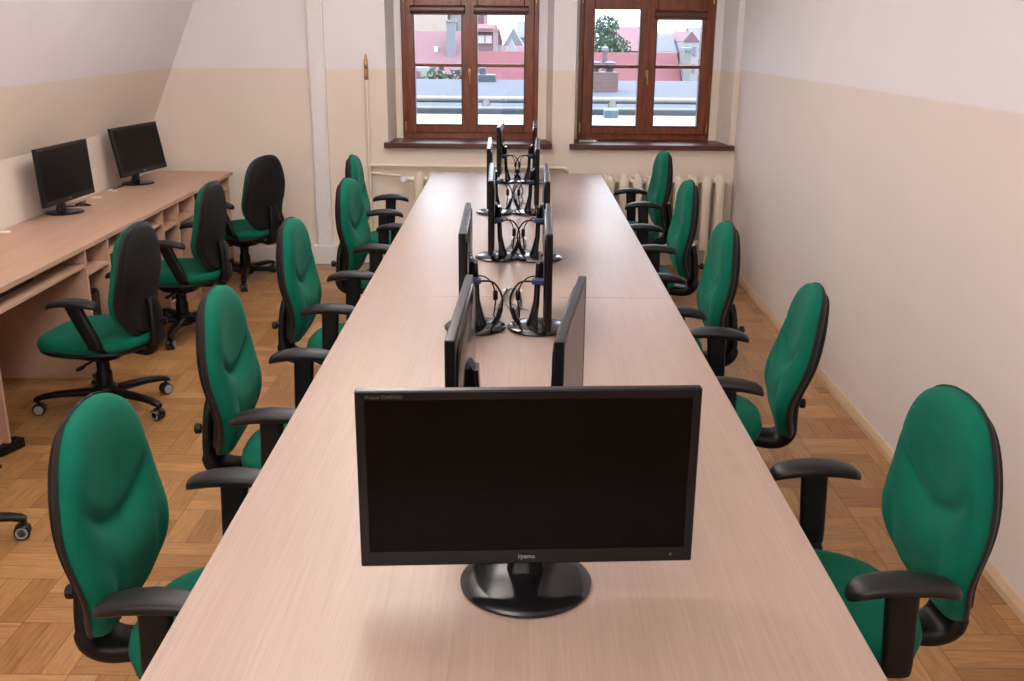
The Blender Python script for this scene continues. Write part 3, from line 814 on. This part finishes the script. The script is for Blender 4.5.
for xx in (-.11, .09):
    MB().lathe([(.05, 1.29), (.05, 1.33), (.085, 1.34), (.085, 1.41), (.03, 1.43)], 12, (xx, 0, 0)).build('cowl', M['gutter'], ch, smooth=True)
cg = thing('roof_vent', 'small grey metal vent box on the far edge of the grey roof', 'roof vent', (-.60, 15.6, -.02))
MB().box(-.2, .2, -.15, .15, 0, 1.06).build('vent_box', M['gutter'], cg, bevel=.01)
MB().lathe([(.05, 1.06), (.05, 1.15), (.02, 1.17)], 10).build('vent_pipe', M['gutter'], cg, smooth=True)
MB().box(-.24, -.17, -.1, .1, 1.0, 1.12).build('vent_post', M['ledge'], cg)

def gable_house(name, label, x0, x1, y0, y1, ze, zr, wallm, roofm, base=-9, ridge='X', windows=()):
    t = thing(name, label, 'building', ((x0+x1)/2, (y0+y1)/2, base))
    a, b = (x1-x0)/2, (y1-y0)/2; e, r = ze-base, zr-base
    MB().box(-a, a, -b, b, 0, e).build('walls', wallm, t)
    if ridge == 'X': MB().prism_x([(-b-.2, e-.1), (0, r), (b+.2, e-.1)], -a-.02, a+.02).build('roof', roofm, t)
    else: MB().tri_prism_y([(-a-.02, e-.02), (0, r), (a+.02, e-.02)], -b-.05, b+.05).build('roof', roofm, t)
    for (wx, wz, ww, wh, wm) in windows:
        MB().box(wx-ww/2-(x0+x1)/2, wx+ww/2-(x0+x1)/2, -b-.06, -b+.02, wz-base, wz-base+wh).build('window', wm, t)
    return t
# red roof seen through both windows
red_h = gable_house('red_roofed_house', 'house with a wide red tiled roof beyond the grey roof', -1.12, 3.75, 22.0, 29.0, -1.2, 1.14, M['greywall'], M['tile_red'])
pink_h = gable_house('pink_roofed_house', 'house with a haze-paled pink roof beyond the grey roof, left', -7.5, -1.2, 22.0, 30.0, -1.6, 1.60, M['whitewall'], M['tile_pink'], windows=())
dm = thing('dormer', 'white dormer at the foot of the pink roof', 'dormer', (-2.18, 21.3, -.6))
MB().box(-.24, .24, -.3, .5, 0, 1.52).build('dormer_wall', M['whitewall'], dm)
MB().box(-.08, .10, -.33, -.3, 1.26, 1.45).build('dormer_window', M['pinkwall'], dm)
MB().box(-.30, .30, -.36, -.28, 1.19, 1.24).build('dormer_sill', M['ledge'], dm)
# greenery beside it
bsh = MB(); random.seed(4)
for k in range(420):
    c = Vector((random.uniform(-.62, .50), random.uniform(-.3, .3), random.uniform(.0, .95)))
    u = Vector((random.uniform(-1, 1), random.uniform(-1, 1), random.uniform(-1, 1))).normalized()*.085
    w = u.cross(Vector((random.random(), random.random(), random.random()+.1))).normalized()*.06
    bsh.add([c-u, c+w, c+u, c-w], [(0, 1, 2, 3)])
bo = bsh.build('roof_shrub', M['leaf'], loc=(-1.42, 21.2, -.04)); tag(bo, 'green shrub beside the white dormer below the pink roof', 'shrub')
ac = thing('chimney_stack', 'pale bluish chimney standing on the pink roof', 'chimney', (-1.75, 25.4, .9))
MB().box(-.10, .12, -.15, .15, 0, .92).build('stack', M['greywall'], ac, bevel=.01)
MB().box(-.12, .14, -.17, .17, .92, .97).build('cap', M['ledge'], ac)
tag(MB().box(-2.17, -2.06, 25.38, 25.5, 1.10, 1.25).build('roof_hatch', M['winwhite'], bevel=.01), 'small white skylight on the pink roof', 'skylight')
# houses beyond
be = gable_house('beige_house', 'tall beige house rising behind the pink roof', -4.9, -2.85, 39, 47, 4.2, 6, M['beige'], M['tile_slate'])
MB().lathe([(.75, -4.06), (.62, -4.03), (.60, -4.0)], 24, (-.05-.0, 0, 9.0+1.2), 'Y').build('arch', M['beige'], be)
gable_house('white_house', 'narrow white house behind the pink roof', -2.78, -2.36, 40, 46, 2.6, 3.4, M['whitewall'], M['tile_slate'], windows=((-2.6, 1.5, .22, .4, M['winglass']),))
gable_house('brick_house', 'pinkish house right of the narrow white one', -2.28, -1.55, 41.5, 46, 3.0, 3.9, M['pinkwall'], M['tile_red'])
gable_house('pink_house', 'pink house with two bright windows above the red roof', -1.9, -.95, 33.5, 40, 1.66, 1.80, M['pinkwall'], M['tile_red'], windows=((-1.33, 1.2, .2, .24, M['winwhite']), (-1.10, 1.2, .2, .24, M['winwhite'])))
gable_house('turret_house', 'small house with a steep pink roof beside the pink house', -1.30, -.98, 49, 51, .95, 1.62, M['whitewall'], M['tile_red'], ridge='Y')
gable_house('grey_gabled_house', 'pale grey gabled house beyond the red roof', -1.02, .05, 52, 58, .75, 1.66, M['greywall'], M['greywall'], ridge='Y')
gable_house('slate_roofed_house', 'slate roofed house at the right edge of the left window', -.35, .8, 60, 66, 1.2, 2.0, M['whitewall'], M['tile_slate'])
gable_house('low_tiled_house', 'low house with a tiled roof just beyond the red roof', -.92, .6, 43, 48, .2, .92, M['greywall'], M['tile_pink'])
sk = thing('attic_gable', 'small white triangular gable standing on the red roof', 'dormer', (-.28, 25.7, .2))
MB().tri_prism_y([(-.14, .98), (.13, .98), (0, 1.22)], -.1, .4).build('gable_front', M['whitewall'], sk)
MB().box(-.14, .13, -.1, .4, 0, .98).build('gable_wall', M['whitewall'], sk)
def adopt(root, house, name):
    d = root.location-house.location
    for i, c in enumerate(list(root.children) or [root]):
        c.parent = house; c.location = d if c is root else c.location+d
        c.name = name if i == 0 else name+'_top'
    for k in ('label', 'category', 'group'):
        if k in root: del root[k]
    if root.type == 'EMPTY': bpy.data.objects.remove(root)
adopt(ac, pink_h, 'chimney'); adopt(bpy.data.objects['roof_hatch'], pink_h, 'skylight'); adopt(sk, red_h, 'attic_gable'); adopt(ch, fb, 'brick_chimney'); adopt(cg, fb, 'roof_vent')
# right window
pp = thing('vent_pipe', 'tall grey vent pipe in front of the red roof, right window', 'chimney', (1.62, 20.5, -3))
MB().tube([(0, 0, 0), (0, 0, 4.28)], .055, 12).build('pipe', M['pinkwall'], pp, smooth=True)
MB().lathe([(.07, 4.28), (.07, 4.34), (.03, 4.37)], 12).build('cowl', M['greywall'], pp, smooth=True)
tw = thing('end_chimney', 'dark stone chimney at the right end of the red roof', 'chimney', (3.86, 24.8, -4))
MB().box(-.06, .10, -.3, .3, 0, 5.20).build('stack', M['pipe'], tw)
MB().box(-.08, .12, -.33, .33, 5.20, 5.28).build('cap', M['greywall'], tw)
# tree
tr = thing('tree', 'large leafy tree rising behind the red roof', 'tree', (3.45, 45, -9))
MB().tube([(0, 0, 0), (.1, 0, 4), (-.1, 0, 8), (.1, 0, 10)], [.35, .28, .2, .08], 10).build('trunk', M['bark'], tr, smooth=True)
lf = MB(); random.seed(11)
blobs = [((-.35, 0, 10.0), 1.05), ((.45, .2, 9.6), .85), ((-1.0, .1, 9.2), 1.0), ((.15, -.3, 10.75), .5), ((-1.1, .2, 10.9), .36), ((.95, 0, 9.5), .35), ((0, 0, 9.0), 1.3), ((.3, -.1, 8.0), 1.5)]
for (c, r) in blobs:
    for k in range(int(900*r*r)+80):
        d = Vector((random.gauss(0, 1), random.gauss(0, 1), random.gauss(0, 1))).normalized()*r*random.uniform(.55, 1.03)
        p0 = Vector(c)+d
        u = Vector((random.uniform(-1, 1), random.uniform(-1, 1), random.uniform(-1, 1))).normalized()*.085
        w = u.cross(Vector((random.random()+.1, random.random(), random.random()))).normalized()*.06
        lf.add([p0-u, p0+w, p0+u, p0-w], [(0, 1, 2, 3)])
lf.build('crown', M['leaf'], tr)
gable_house('gabled_house', 'white house with pinkish roof right of the tree', 4.2, 6.2, 50, 54.5, .75, 1.75, M['whitewall'], M['tile_pink'], windows=((5.0, .3, .25, .4, M['winglass']), (5.5, .3, .25, .4, M['winglass'])))
gable_house('slate_house', 'house with broad dark slate roof in the right window', 6.3, 8.15, 55, 60, .55, 1.42, M['whitewall'], M['tile_slate'], windows=((6.9, .1, .5, .3, M['greywall']), (7.7, .1, .5, .3, M['greywall'])))
gable_house('white_gabled_house', 'narrow white gabled house with two tall windows', 8.28, 9.12, 54, 60, 1.05, 1.55, M['whitewall'], M['tile_pink'], ridge='Y', windows=tuple((x, z, .14, .42, M['winglass']) for z in (.35, -.5) for x in (8.5, 8.88)))
gable_house('grey_house', 'grey house with a slate roof at the right edge outside', 9.25, 11.2, 56, 62, .8, 1.75, M['greywall'], M['tile_slate'], windows=tuple((x, z, .2, .4, M['winwhite']) for z in (.1, -.7) for x in (9.55, 10.0)))

# ------------------------------------------------------------------ light
wd = bpy.data.worlds.new('World'); scn.world = wd; wd.use_nodes = True
bg = wd.node_tree.nodes['Background']; bg.inputs['Color'].default_value = (.81, .90, 1., 1); bg.inputs['Strength'].default_value = 1.0
_g = NG(wd.node_tree); _tc = wd.node_tree.nodes.new('ShaderNodeTexCoord'); _sp = wd.node_tree.nodes.new('ShaderNodeSeparateXYZ')
wd.node_tree.links.new(_tc.outputs['Generated'], _sp.inputs[0])
wd.node_tree.links.new(_g.m('ADD', 5.0, _g.m('MULTIPLY', _g.m('MAXIMUM', _sp.outputs[2], 0.), 9.0)), bg.inputs['Strength'])
def area(name, loc, size, power, col, rot=(0, 0, 0)):
    l = bpy.data.lights.new(name, 'AREA'); l.shape = 'RECTANGLE'; l.size, l.size_y = size; l.energy = power; l.color = col
    o = bpy.data.objects.new(name, l); C.objects.link(o); o.location = loc; o.rotation_euler = rot
    return o
WARM = (1., .95, .925)
for i, y in enumerate((1.4, 3.6, 5.6)):
    area('ceiling_bounce_fill', (-.6, y, 2.40), (.5, 1.2), 33, WARM, (PI, 0, 0))  # unseen uplights added for diffuse fill bounced off the ceiling
for i, y in enumerate((2.4, 5.2)):
    l = bpy.data.lights.new('room_point_fill', 'POINT'); l.energy = 22; l.color = WARM; l.shadow_soft_size = .25
    o = bpy.data.objects.new('room_point_fill', l); C.objects.link(o); o.location = (-.75, y, 2.3)  # unseen point lights added to brighten the walls
area('back_wall_fill', (-.6, YR+.1, 2.56), (2.8, .3), 80, WARM, (R(86), 0, 0))  # unseen light added behind the camera to lift the window wall
for i, (x0, x1) in enumerate(((-.912, .12), (.42, 1.432))):
    o = area('window_portal', ((x0+x1)/2, 7.95, 1.5), (x1-x0, 1.15), 1, (1, 1, 1), (R(-90), 0, 0))
    o.data.cycles.is_portal = True

# ------------------------------------------------------------------ camera
cam = bpy.data.cameras.new('Camera'); co = bpy.data.objects.new('Camera', cam); C.objects.link(co)
cam.sensor_width = 36; cam.lens = 1000/1024*36; cam.clip_end = 500; cam.clip_start = .05
f = 1000.
yv = Vector((523-512, 26-340.5, f)).normalized()
vx = -25.; vy = (f*f+11*vx)/314.5
dv = Vector((vx, vy, f)).normalized()
xv = dv.cross(yv); xv.normalize()
if xv.x < 0: xv = -xv
zv = -dv
# camera axes in world coords: right, up, back
right = Vector((xv.x, yv.x, zv.x)); down = Vector((xv.y, yv.y, zv.y)); fwd = Vector((xv.z, yv.z, zv.z))
mw = Matrix.Identity(4)
for i in range(3):
    mw[i][0] = right[i]; mw[i][1] = -down[i]; mw[i][2] = -fwd[i]
mw[0][3], mw[1][3], mw[2][3] = 0, 0, 1.74
co.matrix_world = mw
scn.camera = co
vs = scn.view_settings
vs.view_transform = 'Standard'; vs.look = 'None'; vs.gamma = 1; vs.exposure = -.09; vs.use_curve_mapping = False
